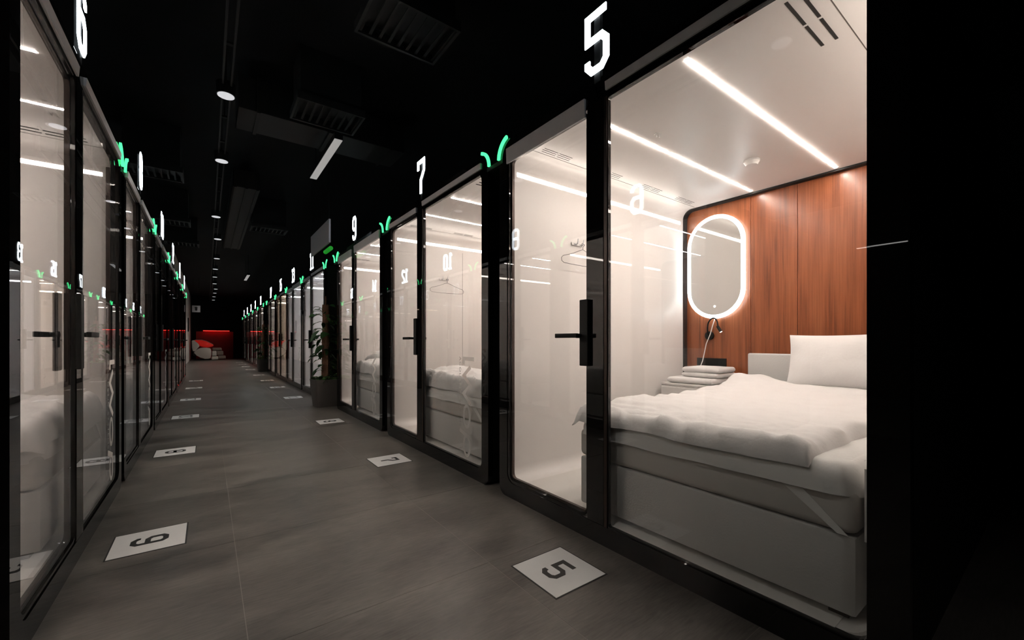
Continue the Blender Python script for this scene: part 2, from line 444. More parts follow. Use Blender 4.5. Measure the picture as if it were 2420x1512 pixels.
def text_mesh(txt, size):
    cu = bpy.data.curves.new('tmp', 'FONT'); cu.body = txt; cu.size = size; cu.space_character = 1.25
    ob = bpy.data.objects.new('tmp', cu); C.objects.link(ob)
    dg = bpy.context.evaluated_depsgraph_get(); dg.update()
    me = bpy.data.meshes.new_from_object(ob.evaluated_get(dg))
    bpy.data.objects.remove(ob); 
    return me
sm_ = text_mesh('ACOUSTIC SYSTEMS', 0.042)
wmax = max(v.co.x for v in sm_.vertices)
bm = bmesh.new(); bm.from_mesh(sm_)
for v in bm.verts:
    x, y = v.co.x * 0.56 / wmax, v.co.y
    v.co = Vector(LP(x, y - 0.062, 0.0012))
SMALLTXT = mesh('small_lettering', bm, M['vinylb'])

# ---------------------------------------------------------------- pods
UI0, UI1, ZI0, ZI1 = -1.125, 0.79, 0.10, 2.33     # interior
WB = 2.20                                         # depth of the wooden back panel
PM = {}
def build_pod_meshes():
    po = rr(-1.215, 0.88, 0.0, 2.42, 0.07); pi_ = rr(UI0-0.03, UI1+0.03, ZI0-0.03, ZI1+0.03, 0.11)
    bm = bmesh.new(); ring(bm, po, pi_, 0.03, 2.28); PM['outer_shell'] = mesh('outer_shell', bm, M['matte'])
    bm = B((2.212, 2.28, -1.17, 0.84, 0.05, 2.38)); PM['back_board'] = mesh('back_board', bm, M['matte'])
    # white liner, rounded where walls meet floor and ceiling
    bm = bmesh.new(); ring(bm, rr(UI0-0.02, UI1+0.02, ZI0-0.02, ZI1+0.02, 0.11, 8), rr(UI0, UI1, ZI0, ZI1, 0.09, 8), 0.045, 2.125)
    PM['liner'] = mesh('liner', bm, M['liner'], True, 50)
    bm = B((0.012, 2.12, UI0+0.10, UI1-0.10, ZI0+0.0005, ZI0+0.004)); PM['floor_mat'] = mesh('floor_mat', bm, M['floorin'])
    # front frame
    fi = rr(UI0, UI1, ZI0, 2.305, 0.065)
    bm = bmesh.new(); ring(bm, rr(-1.215, 0.88, 0.0, 2.42, 0.07), fi, 0.0, 0.045); PM['front_frame'] = mesh('front_frame', bm, M['gloss'])
    # dark reveal round the wooden panel
    bm = bmesh.new(); ring(bm, rr(UI0, UI1, ZI0, ZI1, 0.09), rr(UI0+0.014, UI1-0.014, ZI0+0.014, ZI1-0.014, 0.076), 2.125, 2.20); PM['panel_trim'] = mesh('panel_trim', bm, M['matte'])
    for k, (a, b) in enumerate(((0.183, UI1), (-0.172, 0.180), (-0.66, -0.175), (UI0, -0.663))):
        bm = B((WB-0.022, WB, a, b, ZI0, ZI1), bev=0.0012, seg=1); PM['plank%d' % k] = mesh('plank', bm, M['wood'])
    # centre post
    bm = B((0.0, 0.034, -0.062, 0.055, ZI0, 2.31), bev=0.003, seg=1); PM['post'] = mesh('post', bm, M['gloss'])
    bm = B((0.001, 0.032, -0.082, -0.0625, ZI0, 2.305)); PM['post_bead'] = mesh('post_bead', bm, M['bronze'])
    # window: slim bead, pane
    wi = (UI0, -0.083, ZI0, 2.305)
    bm = bmesh.new(); ring(bm, rr(*wi, 0.012, 2), rr(wi[0]+0.010, wi[1]-0.004, wi[2]+0.008, wi[3]-0.010, 0.010, 2), 0.006, 0.026); PM['window_bead'] = mesh('window_bead', bm, M['gloss'])
    bm = B((0.010, 0.020, wi[0]+0.006, wi[1]-0.002, wi[2]+0.004, wi[3]-0.006)); PM['pane_w'] = mesh('window_pane', bm, M['glass'])
    # jamb lining beside the window
    bm = B((0.046, 0.068, UI0+0.0005, UI0+0.006, ZI0+0.06, 2.26)); PM['jamb'] = mesh('side_jamb', bm, M['bronze'])
    # door: layered rounded beads, pane
    di = (0.056, UI1, ZI0, 2.305)
    def dring(ins0, ins1, w0, w1, r):
        bm = bmesh.new(); ring(bm, rr(di[0]+ins0*0.3, di[1]-ins0, di[2]+ins0, di[3]-ins0, r), rr(di[0]+ins1*0.3, di[1]-ins1, di[2]+ins1, di[3]-ins1, max(0.02, r-ins1+ins0)), w0, w1); return bm
    PM['door'] = mesh('door_frame', dring(0.0, 0.020, 0.004, 0.032, 0.062), M['gloss'])
    PM['door_bead'] = mesh('door_bead', dring(0.020, 0.032, 0.021, 0.040, 0.045), M['bronze'])
    bm = bmesh.new(); prof = rr(di[0]+0.004, di[1]-0.018, di[2]+0.018, di[3]-0.018, 0.045)
    prism(bm, prof, lambda p: (0.010, p[0], p[1]), lambda p: (0.020, p[0], p[1])); PM['pane_d'] = mesh('door_pane', bm, M['glass'])
    bm = B((-0.022, -0.0005, 0.030, 0.090, 0.920, 1.275), bev=0.004); PM['lock_plate'] = mesh('lock_plate', bm, M['matte'])
    bm = bmesh.new(); cyl(bm, (-0.062, 0.075, 1.082), 0.011, 0.032, 12, 'x'); box(bm, -0.078, -0.060, 0.058, 0.225, 1.070, 1.094, bev=0.003)
    PM['lever'] = mesh('lever', bm, M['matte'])
    bm = bmesh.new(); cyl(bm, (0.050, 0.075, 1.082), 0.011, 0.034, 12, 'x'); box(bm, 0.084, 0.102, 0.058, 0.225, 1.070, 1.094, bev=0.003)
    PM['lever_in'] = mesh('inner_lever', bm, M['matte'])
    bm = B((0.050, 0.070, 0.040, 0.100, 0.915, 1.275), bev=0.004); PM['plate_in'] = mesh('inner_lock_plate', bm, M['matte'])
    # grey head profiles
    for key, u0, u1, h in (('head_d', 0.062, 0.785, 0.100), ('head_w', UI0, -0.080, 0.042), ('head_dt', 0.062, 0.785, 0.048), ('head_wt', UI0, -0.080, 0.095)):
        z1 = {'head_d': 2.352, 'head_w': 2.372, 'head_dt': 2.352, 'head_wt': 2.372}[key]
        bm = bmesh.new()
        prism(bm, [(-0.013, z1), (-0.009, z1-h), (0.0, z1-h), (0.0, z1)], lambda p, u=u0: (p[0], u, p[1]), lambda p, u=u1: (p[0], u, p[1]))
        PM[key] = mesh('head_profile', bm, M['alu'])
    # light strips (lit materials are swapped in per pod)
    for tag_, mat in (('w', 'led'), ('c', 'ledc'), ('a', 'ledw'), ('o', 'ledoff')):
        PM['strip_c_' + tag_] = mesh('light_strip', B((0.11, 2.09, -0.0085, 0.0085, -0.002, 0.003)), M[mat])
        PM['strip_w_' + tag_] = mesh('wall_light_strip', B((0.085, 2.075, -0.002, 0.004, -0.013, 0.013)), M[mat + '_wall' if mat != 'ledoff' else mat])
    # ceiling joint line and slotted vents
    PM['joint'] = mesh('ceiling_joint', B((0.05, 2.10, -0.002, 0.002, -0.0008, 0.001)), M['linergap'])
    bm = bmesh.new()
    for r_ in range(3):
        for d_ in range(2):
            x0 = d_*0.135 + (0.012 if r_ == 2 else 0)
            box(bm, x0, x0 + 0.12, r_*0.022 - 0.002, r_*0.022 + 0.002, -0.001, 0.001)
    PM['vent'] = mesh('slot_vent', bm, M['slot'])
    bm = bmesh.new()
    for r_ in range(2):
        for d_ in range(2):
            box(bm, d_*0.20, d_*0.20 + 0.185, r_*0.05 - 0.006, r_*0.05 + 0.006, -0.0015, 0.001)
    PM['vent2'] = mesh('slot_vent_wide', bm, M['slot'])
    PM['wall_joint'] = mesh('wall_joint', B((0.92, 0.923, -0.0015, 0.001, 0.2, 2.15)), M['linergap'])
build_pod_meshes()

WORDS = {5:'five',6:'six',7:'seven',8:'eight',9:'nine',10:'ten',11:'eleven',12:'twelve',13:'thirteen',14:'fourteen',15:'fifteen',16:'sixteen',17:'seventeen',
         19:'nineteen',21:'twenty-one',23:'twenty-three',25:'twenty-five',27:'twenty-seven'}
def pod(num, side, c, light, where, heads='nn', letters=True, near=True):
    s = str(num)
    if side == 'R': loc, rz = (FX, c, 0), 0.0
    else: loc, rz = (LX, c, 0), math.pi
    lit = {'w': 'warmly lit', 'c': 'coolly lit', 'a': 'amber lit', 'o': 'unlit'}[light]
    p = thing('sleeping_pod', '%s glass-fronted sleeping pod number %s, %s' % (lit, WORDS[num], where), 'pod', loc, rz, 'sleeping pods along the corridor')
    for k in ('outer_shell', 'back_board', 'liner', 'floor_mat', 'front_frame', 'panel_trim'): obj(k, PM[k], p)
    for k in range(4): obj('plank', PM['plank%d' % k], p)
    po = obj('post', PM['post'], p); obj('bead', PM['post_bead'], po)
    wd = obj('window', PM['window_bead'], p); pn = obj('pane', PM['pane_w'], wd)
    if letters:
        for lt in LETTERS: obj('letter', lt, wd, (0.0095, 0, 0))
        st_ = obj('small_lettering', SMALLTXT, wd, (0.0095, 0, 0)); st_['kind'] = 'stuff'
    obj('side_jamb', PM['jamb'], p)
    d = obj('door', PM['door'], p)
    obj('bead', PM['door_bead'], d); obj('pane', PM['pane_d'], d)
    for a, b in (('lock_plate', 'lock_plate'), ('lever', 'lever'), ('inner_lock_plate', 'plate_in'), ('inner_lever', 'lever_in')): obj(a, PM[b], d)
    obj('head_profile', PM['head_d' if heads[0] == 'k' else 'head_dt'], p)
    obj('head_profile', PM['head_wt' if heads[1] == 'k' else 'head_w'], p)
    for u in (-0.45, 0.14): obj('light_strip', PM['strip_c_' + light], p, (0, u, ZI1))
    obj('wall_light_strip', PM['strip_w_' + light], p, (0, UI1, 2.204))
    q = obj('wall_light_strip', PM['strip_w_' + light], p, (0, UI0, 2.204)); q.scale.y = -1
    if near:
        obj('ceiling_joint', PM['joint'], p, (0, 0.655, ZI1)); obj('ceiling_joint', PM['joint'], p, (0, -0.955, ZI1))
        for x in (0.16, 0.70, 1.22, 1.72): obj('slot_vent', PM['vent'], p, (x, 0.585, ZI1))
        for x in (0.12, 1.20): obj('slot_vent', PM['vent2'], p, (x, -0.90, ZI1))
        obj('wall_joint', PM['wall_joint'], p, (0, UI1, 0))
    return p

RP = [(5,1.50,'w','nearest on the right','kn'), (7,3.74,'w','second on the right','nn'), (9,6.00,'w','third on the right, before the potted plant','kk'),
      (11,8.95,'c','just past the potted plant','nn'), (13,11.16,'c','right row, second past the potted plant','kk'),
      (15,13.27,'a','right row, third past the potted plant','nn'), (17,15.53,'w','right row, before the far plant','nn'),
      (19,18.70,'w','right row, just past the far plant','nn'), (21,20.95,'w','far down the right row','nn'),
      (23,23.15,'w','third from the far end, right row','nn'), (25,25.35,'w','next to last in the right row','nn'), (27,27.7,'w','last of the right row','nn')]
LPODS = [(6,2.86,'w','nearest on the left','nn'), (8,5.08,'w','second on the left','nn'), (10,7.30,'o','third on the left','nn'),
      (12,9.50,'o','fourth on the left','nn'), (14,11.74,'o','fifth on the left','nn'), (16,13.94,'o','last of the left row','nn')]
for n_, c_, l_, wh, hd in RP: pod(n_, 'R', c_, l_, wh, hd, letters=(n_ != 5), near=(n_ < 12))
for n_, c_, l_, wh, hd in LPODS: pod(n_, 'L', c_, l_, wh, hd, near=(n_ < 11))

# glowing numbers over the posts, floor stickers, green sprout marks
def number_sign(num, side, c):
    s = str(num)
    rz = 0 if side == 'R' else math.pi
    loc = (FX-0.005, c, 2.45) if side == 'R' else (LX+0.005, c, 2.45)
    o = thing('number_sign', 'glowing white sign with the block number %s' % WORDS[num], 'sign', loc, rz, 'glowing pod numbers')
    tot = len(s)*DW + (len(s)-1)*0.03
    x = -tot/2
    for ch in s:
        obj('digit', DIG3D[ch], o, (0, -x, 0)); x += DW + 0.03
    bm = B((0.0, 0.02, -0.02, 0.02, -0.05, 0.31)); obj('bracket', mesh('bracket', bm, M['matte']), o)
def sticker(num, side, y):
    s = str(num)
    o = thing('floor_sticker', 'white square floor sticker printed with a black number %s' % WORDS[num], 'sticker',
              (1.30, y, 0.0) if side == 'R' else (-0.245, y, 0.0), 0 if side == 'R' else math.pi, 'numbered floor stickers')
    obj('border', STK_BORDER, o); obj('face', STK_FACE, o)
    tot = len(s)*SDW + (len(s)-1)*0.02; x = -tot/2
    for ch in s:
        obj('digit', DIGFL[ch], o, (-SDH/2, -x, 0.0018)); x += SDW + 0.02
def sprout(side, y, a, b):
    o = thing('sprout_sign', 'green glowing sprout mark between pods %s and %s' % (WORDS[a], WORDS[b]) if b else 'green glowing sprout mark just past pod %s' % WORDS[a], 'sign',
              (FX-0.001, y, 2.31) if side == 'R' else (LX+0.001, y, 2.31), 0 if side == 'R' else math.pi, 'green sprout marks')
    obj('leaf_arc', ARC_A, o); obj('leaf_arc', ARC_B, o)
    obj('bracket', mesh('bracket', B((0.0, 0.03, -0.10, 0.10, -0.03, 0.0)), M['matte']), o)

SR = {5:1.41, 7:3.61, 9:5.82, 11:8.72, 13:10.89, 15:12.94, 17:15.19, 19:18.41, 21:20.6, 23:22.8, 25:25.0}
SL = {6:2.90, 8:5.09, 10:7.37, 12:9.51, 14:11.81, 16:13.97}
for n_, c_, *_ in RP: number_sign(n_, 'R', c_*0.9818 + 0.005)
for n_, c_, *_ in LPODS: number_sign(n_, 'L', c_)
for n_, y_ in SR.items(): sticker(n_, 'R', y_)
for n_, y_ in SL.items(): sticker(n_, 'L', y_)
for i in range(len(RP)-1):
    a, b = RP[i], RP[i+1]
    if b[1] - a[1] > 2.6:       # plant gaps carry one mark each side
        sprout('R', a[1] + 0.94, a[0], None)
        o_ = b[1] - 1.27
        s_ = thing('sprout_sign', 'green glowing sprout mark just before pod %s' % WORDS[b[0]], 'sign', (FX-0.001, o_, 2.31), 0, 'green sprout marks')
        obj('leaf_arc', ARC_A, s_); obj('leaf_arc', ARC_B, s_)
    else: sprout('R', a[1] + 0.94, a[0], b[0])
for i in range(len(LPODS)):
    a = LPODS[i]
    sprout('L', a[1] + 1.265, a[0], LPODS[i+1][0] if i+1 < len(LPODS) else None)
sprout('R', RP[-1][1] + 0.94, 27, None)

# ---------------------------------------------------------------- soft furnishings
def sup(x, n=4): return max(0.0, 1 - abs(x)**n)

def quilt(name, W0, W1, U0, U1, nx, ny, fn_top, fn_bot, mat):
    bm = bmesh.new()
    T, Bt = [], []
    for i in range(nx+1):
        T.append([]); Bt.append([])
        for j in range(ny+1):
            a, b = i/nx, j/ny
            T[i].append(bm.verts.new(fn_top(a, b))); Bt[i].append(bm.verts.new(fn_bot(a, b)))
    for i in range(nx):
        for j in range(ny):
            bm.faces.new((T[i][j], T[i+1][j], T[i+1][j+1], T[i][j+1]))
            bm.faces.new((Bt[i][j], Bt[i][j+1], Bt[i+1][j+1], Bt[i+1][j]))
    for i in range(nx):
        bm.faces.new((T[i][0], Bt[i][0], Bt[i+1][0], T[i+1][0])); bm.faces.new((T[i][ny], T[i+1][ny], Bt[i+1][ny], Bt[i][ny]))
    for j in range(ny):
        bm.faces.new((T[0][j], T[0][j+1], Bt[0][j+1], Bt[0][j])); bm.faces.new((T[nx][j], Bt[nx][j], Bt[nx][j+1], T[nx][j+1]))
    return mesh(name, bm, mat, True, 60)

BU0, BU1, BW0, BW1 = -1.07, 0.185, 0.085, 2.13    # bed plan in pod coordinates
def build_duvet(seed, W0, W1, U0, U1, zsup, Tk, bumps, skew):
    nz = lambda x, y, s: noise.noise(Vector((x*s + seed*7.3, y*s - seed*3.1, seed)))
    def plan(a, b):
        u = U0 + (U1-U0)*b; w_ = W0 + (W1-W0)*a
        u += skew * a * (1-b)
        w_ += 0.018*nz(u, 0.0, 3.2)*(1-a) + 0.02*nz(u, 3, 2.0)*a
        u += 0.02*nz(0, w_, 3.0)*((1-b) + b)
        return w_, u
    def over(u):        # hang past the aisle side of the bed
        d = max(0.0, u - (BU1 - 0.02)); return -0.55*d
    def edge(a, b):
        da = min(a*(W1-W0), (1-a)*(W1-W0)); db = min(b*(U1-U0), (1-b)*(U1-U0))
        e = lambda d, r: math.sqrt(max(0.0, 1-(1-min(d/r, 1))**2))
        return e(da, 0.05) * e(db, 0.05)
    def folds(w_, u, a, b):
        f = 0.013*nz(w_, u, 2.2) + 0.004*nz(w_, u, 7)
        rg = lambda x, y, sc: (1 - min(1.0, abs(nz(x, y, sc))*3.2))**2
        f += 0.0045*rg(w_*0.7 + u*0.5, u*1.5 - w_*0.4, 3.1) + 0.003*rg(w_*1.2 - u*0.3, u*0.7, 6.5) + 0.0012*rg(w_, u*1.4, 15)
        # creases gathered along the foot edge and the near edge
        ef = math.exp(-a*(W1-W0)/0.22); en = math.exp(-b*(U1-U0)/0.12); ea = math.exp(-(1-b)*(U1-U0)/0.2)
        f += ef*0.016*rg(u*1.1 + w_*0.8, w_*2.2 - u*0.5, 5.0) + ef*0.018*(abs(nz(u*2.6 + w_*1.3, w_*3.2, 2.4)) - 0.25) + ef*0.008*math.sin(u*23 + 5*nz(u, w_, 3) + w_*9)
        f += en*0.018*math.sin(w_*19 + 4*nz(w_, u, 2.5)) + ea*0.016*math.sin(w_*26 + 6*nz(w_, u, 3))
        return f
    def top(a, b):
        w_, u = plan(a, b)
        z = zsup + over(u)
        for (bw, bu, h, sx, sy) in bumps: z += h*math.exp(-((w_-bw)/sx)**2 - ((u-bu)/sy)**2)
        e = edge(a, b)
        z += Tk*e + folds(w_, u, a, b)*(0.4 + 0.6*e)
        # foot edge rolls over and sags
        if w_ < BW0 + 0.03: z -= 0.022*(BW0 + 0.03 - w_)/0.05
        return (w_, u, z)
    def bot(a, b):
        w_, u = plan(a, b)
        z = zsup + over(u) - 0.004
        for (bw, bu, h, sx, sy) in bumps: z += h*0.9*math.exp(-((w_-bw)/sx)**2 - ((u-bu)/sy)**2)
        if w_ < BW0 + 0.03: z -= 0.022*(BW0 + 0.03 - w_)/0.05
        ia = min(a, 1-a); ib = min(b, 1-b)
        if ia > 0.02 and ib > 0.02: z += 0.01
        return (w_, u, z)
    return quilt('duvet', W0, W1, U0, U1, 130, 90, top, bot, M['fabric'])

DUV_A = build_duvet(1.0, 0.060, 2.00, -0.93, 0.240, 0.632, 0.056, [(1.88, 0.06, 0.085, 0.28, 0.24), (1.9, -0.5, 0.05, 0.25, 0.5)], -0.10)
DUV_B = build_duvet(4.0, 0.070, 1.50, -1.00, 0.18, 0.632, 0.11, [(0.35, -0.2, 0.06, 0.25, 0.5)], 0.0)
DUV_C = build_duvet(9.0, 0.060, 1.90, -0.96, 0.24, 0.632, 0.085, [(0.5, -0.3, 0.05, 0.3, 0.25)], -0.06)

def build_pillow(L, H, T, seed):
    n = 28
    def pt(a, b, s):
        x, y = 2*a-1, 2*b-1
        px = x*(1 - 0.05*(1 - y*y))*L/2; py = y*(1 - 0.07*(1 - x*x))*H/2
        t = T/2*(sup(x, 3.2)**0.62)*(sup(y, 3.2)**0.62)
        nz = 0.012*noise.noise(Vector((px*5+seed, py*5, s))) + 0.006*noise.noise(Vector((px*13+seed, py*11, s)))
        return (s*(t + (nz if t > 0.004 else 0)) , px, py)
    return quilt('pillow', 0, 1, 0, 1, n, n, lambda a, b: pt(a, b, -1), lambda a, b: pt(a, b, 1), M['fabric'])
PILLOW = build_pillow(0.72, 0.43, 0.17, 2.0)

BM_ = {}
def build_bed_meshes():
    bm = B((BW0, BW1, BU0, BU1, ZI0+0.032, 0.398), bev=0.012); BM_['base'] = mesh('bed_base', bm, M['base'], True)
    bm = B((BW0-0.004, BW1, BU0-0.005, BU1+0.006, 0.403, 0.555), bev=0.030, seg=4); BM_['mattress'] = mesh('mattress', bm, M['mattress'], True)
    # topper under a fitted sheet, soft wavy lower edge
    bm = bmesh.new()
    nx, nu = 60, 44
    prof = [(0.0, 0.636), (0.022, 0.628), (0.040, 0.600), (0.048, 0.570), (0.050, 0.540), (0.052, 0.528)]
    per = rr(BW0-0.006+0.04, BW1-0.04, BU0-0.006+0.04, BU1+0.006-0.04, 0.04, 6)
    dense = []
    for k in range(len(per)):
        a, b = per[k], per[(k+1) % len(per)]
        m_ = max(1, int(math.dist(a, b)/0.04))
        for q in range(m_): dense.append((a[0]+(b[0]-a[0])*q/m_, a[1]+(b[1]-a[1])*q/m_))
    N = len(dense); rings = []
    for off, z in prof:
        row = []
        for k in range(N):
            a, b = Vector(dense[k-1]), Vector(dense[(k+1) % N]); d = (b-a).normalized(); nn = Vector((d.y, -d.x))
            nzv = noise.noise(Vector((k*0.21, z*9, 1.5)))
            p = Vector(dense[k]) + nn*(off + 0.004*nzv*(off > 0.02))
            row.append(bm.verts.new((p.x, p.y, z + (0.008*nzv if z < 0.55 else 0.003*nzv))))
        rings.append(row)
    bm.faces.new(rings[0])
    for r0, r1 in zip(rings, rings[1:]):
        for k in range(N): bm.faces.new((r0[k], r0[(k+1) % N], r1[(k+1) % N], r1[k]))
    bm.faces.new(rings[-1][::-1])
    BM_['topper'] = mesh('sheet_topper', bm, M['sheet'], True, 60)
    bm = bmesh.new()      # elastic corner strap slanting over the mattress side
    q = [(-0.850, 0.530), (-0.915, 0.530), (-1.050, 0.402), (-1.020, 0.402)]
    prism(bm, [(u, z) for u, z in q], lambda p: (BW0-0.0075, p[0], p[1]), lambda p: (BW0-0.0045, p[0], p[1]))
    BM_['strap'] = mesh('corner_strap', bm, M['sheet'])
    bm = B((BW1+0.002, BW1+0.046, BU0, BU1+0.005, ZI0+0.004, 0.95), bev=0.014, seg=3); BM_['headboard'] = mesh('headboard', bm, M['base'], True)
    bm = B((-0.03, 0.03, -0.03, 0.03, 0, 0.034), bev=0.004); BM_['foot'] = mesh('foot', bm, M['bronze'])
    # sheet corner tail that hangs at the wall side of the foot end
    def tp(a, b, off):
        u = BU0 - 0.012 - off - 0.010*math.sin(a*9); w_ = BW0 + 0.02 + 0.34*a
        z = 0.63 - b*(0.24 - 0.13*a) - 0.02*math.sin(a*7)
        return (w_, u, z)
    BM_['tail'] = quilt('sheet_tail', 0, 1, 0, 1, 14, 8, lambda a, b: tp(a, b, 0.010), lambda a, b: tp(a, b, 0.004), M['sheet'])
build_bed_meshes()

def bed(side, c, label):
    loc, rz = ((FX, c, 0), 0) if side == 'R' else ((LX, c, 0), math.pi)
    o = thing('bed', label, 'bed', loc, rz, 'beds inside the pods')
    for a, b in (('bed_base', 'base'), ('mattress', 'mattress'), ('sheet_topper', 'topper'), ('headboard', 'headboard'), ('sheet_tail', 'tail')): obj(a, BM_[b], o)
    m_ = [ch for ch in o.children if ch.name.startswith('mattress')]
    obj('corner_strap', BM_['strap'], m_[0] if m_ else o)
    for x in (BW0+0.07, BW1-0.07):
        for u in (BU0+0.06, BU1-0.06): obj('foot', BM_['foot'], o, (x, u, ZI0+0.002))
    return o
def at(side, c, w_, u, z): return (FX+w_, c+u, z) if side == 'R' else (LX-w_, c-u, z)
def soft(name, me, side, c, label, cat, group=None, off=(0, 0, 0)):
    o = obj(name, me); o.location = at(side, c, *off); o.rotation_euler = (0, 0, 0 if side == 'R' else math.pi)
    return tag(o, label, cat, group)

bed('R', 1.50, 'pale upholstered bed filling the window side of pod number five')
bed('R', 3.74, 'pale upholstered bed seen low through the window of pod number seven')
bed('R', 6.00, 'pale upholstered bed seen through the window of pod number nine')
bed('L', 2.86, 'pale upholstered bed inside pod number six on the left')
bed('L', 5.08, 'pale upholstered bed inside pod number eight on the left')
soft('duvet', DUV_A, 'R', 1.50, 'rumpled white duvet spread over the bed in pod number five', 'duvet', 'white duvets')
soft('duvet', DUV_B, 'R', 3.74, 'thick folded white duvet on the bed in pod number seven', 'duvet', 'white duvets')
soft('duvet', DUV_B, 'R', 6.00, 'folded white duvet on the bed in pod number nine', 'duvet', 'white duvets')
soft('duvet', DUV_C, 'L', 2.86, 'crumpled white duvet on the bed in pod number six', 'duvet', 'white duvets')
soft('duvet', DUV_C, 'L', 5.08, 'crumpled white duvet on the bed in pod number eight', 'duvet', 'white duvets')
p_ = obj('pillow', PILLOW); p_.location = at('R', 1.50, 1.965, -0.545, 0.905); p_.rotation_euler = (R(-1.5), R(18), R(2))
tag(p_, 'large white pillow propped against the headboard in pod number five', 'pillow', 'white pillows')
p_ = obj('pillow', PILLOW); p_.location = at('R', 6.00, 0.42, -0.02, 0.815); p_.rotation_euler = (0, R(80), R(25)); p_.scale = (1.2, 0.6, 0.75)
tag(p_, 'rolled white pillow lying on the bed foot in pod number nine', 'pillow', 'white pillows')

# ---------------------------------------------------------------- fittings of pod 5
def P5(w_, u, z): return at('R', 1.50, w_, u, z)
# backlit stadium mirror
mo = thing('mirror', 'tall rounded mirror with a glowing white rim on the wooden wall of pod number five', 'mirror', P5(WB-0.022, 0.478, 1.740))
def stad(h, wd, ins, n=20):
    r = wd/2 - ins; s = h/2 - wd/2; pts = []
    for k in range(n+1): a = math.pi*k/n; pts.append((r*math.cos(a), s + r*math.sin(a)))
    for k in range(n+1): a = math.pi + math.pi*k/n; pts.append((r*math.cos(a), -s + r*math.sin(a)))
    return pts
MH, MWd = 0.955, 0.535
bm = bmesh.new(); prism(bm, stad(MH, MWd, 0.034), lambda p: (-0.045, p[0], p[1]), lambda p: (-0.028, p[0], p[1])); obj('mirror_glass', mesh('mirror_glass', bm, M['mirror']), mo)
bm = bmesh.new(); ring(bm, stad(MH, MWd, 0.0), stad(MH, MWd, 0.0335), -0.046, -0.028); obj('glowing_rim', mesh('glowing_rim', bm, M['ring']), mo)
bm = bmesh.new(); ring(bm, stad(MH, MWd, 0.045), stad(MH, MWd, 0.060), -0.0275, -0.016); obj('back_light', mesh('back_light', bm, M['halo']), mo)
bm = bmesh.new(); prism(bm, stad(MH, MWd, 0.065), lambda p: (-0.0275, p[0], p[1]), lambda p: (-0.001, p[0], p[1])); obj('back_box', mesh('back_box', bm, M['matte']), mo)
bm = bmesh.new(); cyl(bm, (-0.0465, 0, -0.365), 0.011, 0.0012, 20, 'x'); obj('touch_button', mesh('touch_button', bm, M['bulb']), mo)
# gooseneck lamp
lo = thing('reading_lamp', 'black gooseneck reading lamp on the wooden wall below the mirror', 'lamp', P5(WB-0.022, 0.545, 1.106))
bm = bmesh.new(); cyl(bm, (-0.022, 0, 0), 0.040, 0.0215, 28, 'x'); obj('wall_plate', mesh('wall_plate', bm, M['matte'], True), lo)
pts = []
for k in range(17):
    t = k/16; a = math.pi*t
    pts.append((-0.022 - 0.10*math.sin(min(a, math.pi/2)) * (1 if t < 0.5 else 1), 0.0 - 0.058*(1-math.cos(a)), 0.0 + 0.165*math.sin(a)**0.8 if a > 0 else 0.0))
pts = [(-0.02, 0, 0.0)] + [(-0.045 - 0.03*min(1, k/4), -0.002 - 0.055*(1-math.cos(math.pi*k/14)), 0.02 + 0.140*math.sin(math.pi*k/14*0.86)) for k in range(0, 15)]
bm = bmesh.new(); tube(bm, pts, 0.0065, 10); obj('neck', mesh('neck', bm, M['matte'], True), lo)
e_ = Vector(pts[-1]); d_ = Vector((0.0, -0.035, -0.058)).normalized()
bm = bmesh.new(); tube(bm, [e_ - d_*0.005, e_ + d_*0.004, e_ + d_*0.055], 0.013, 14); obj('head', mesh('lamp_head', bm, M['matte'], True), lo)
bm = bmesh.new(); tube(bm, [e_ + d_*0.054, e_ + d_*0.058], 0.0115, 14); obj('bulb', mesh('lamp_bulb', bm, M['bulb'], True), lo)
# white cable from the mirror to the towels
bm = bmesh.new()
cp = [(WB-0.05, 0.485, 1.262), (WB-0.075, 0.492, 1.20), (WB-0.08, 0.512, 1.12), (WB-0.085, 0.548, 1.03), (WB-0.09, 0.562, 0.95), (WB-0.10, 0.575, 0.87), (WB-0.14, 0.582, 0.80)]
tube(bm, [P5(*p) for p in cp], 0.004, 8)
tag(obj('cable', mesh('cable', bm, M['cable'], True)), 'thin white charging cable hanging below the glowing mirror', 'cable')
# socket panel
so = thing('socket_panel', 'black socket panel on the wooden wall above the towels', 'socket', P5(WB-0.022, 0.53, 0.845))
obj('plate', mesh('socket_plate', B((-0.010, -0.0002, -0.14, 0.14, -0.03, 0.05), bev=0.002), M['matte']), so)
obj('tray', mesh('socket_tray', B((-0.030, -0.0002, -0.105, 0.105, -0.095, -0.031), bev=0.002), M['matte']), so)
# nightstand
no = thing('nightstand', 'low white nightstand in the corner beside the bed of pod number five', 'nightstand', P5(1.93, 0.49, ZI0+0.004))
obj('body', mesh('nightstand_body', B((-0.245, 0.225, -0.265, 0.245, 0.0, 0.560), bev=0.003), M['lacquer']), no)
obj('top', mesh('nightstand_top', B((-0.250, 0.228, -0.268, 0.248, 0.561, 0.580), bev=0.003), M['lacquer']), no)
dr = obj('drawer', mesh('nightstand_drawer', B((-0.262, -0.246, -0.255, 0.235, 0.32, 0.545), bev=0.003), M['lacquer']), no)
obj('handle', mesh('nightstand_handle', B((-0.275, -0.262, -0.06, 0.06, 0.43, 0.445), bev=0.003), M['bronze']), dr)
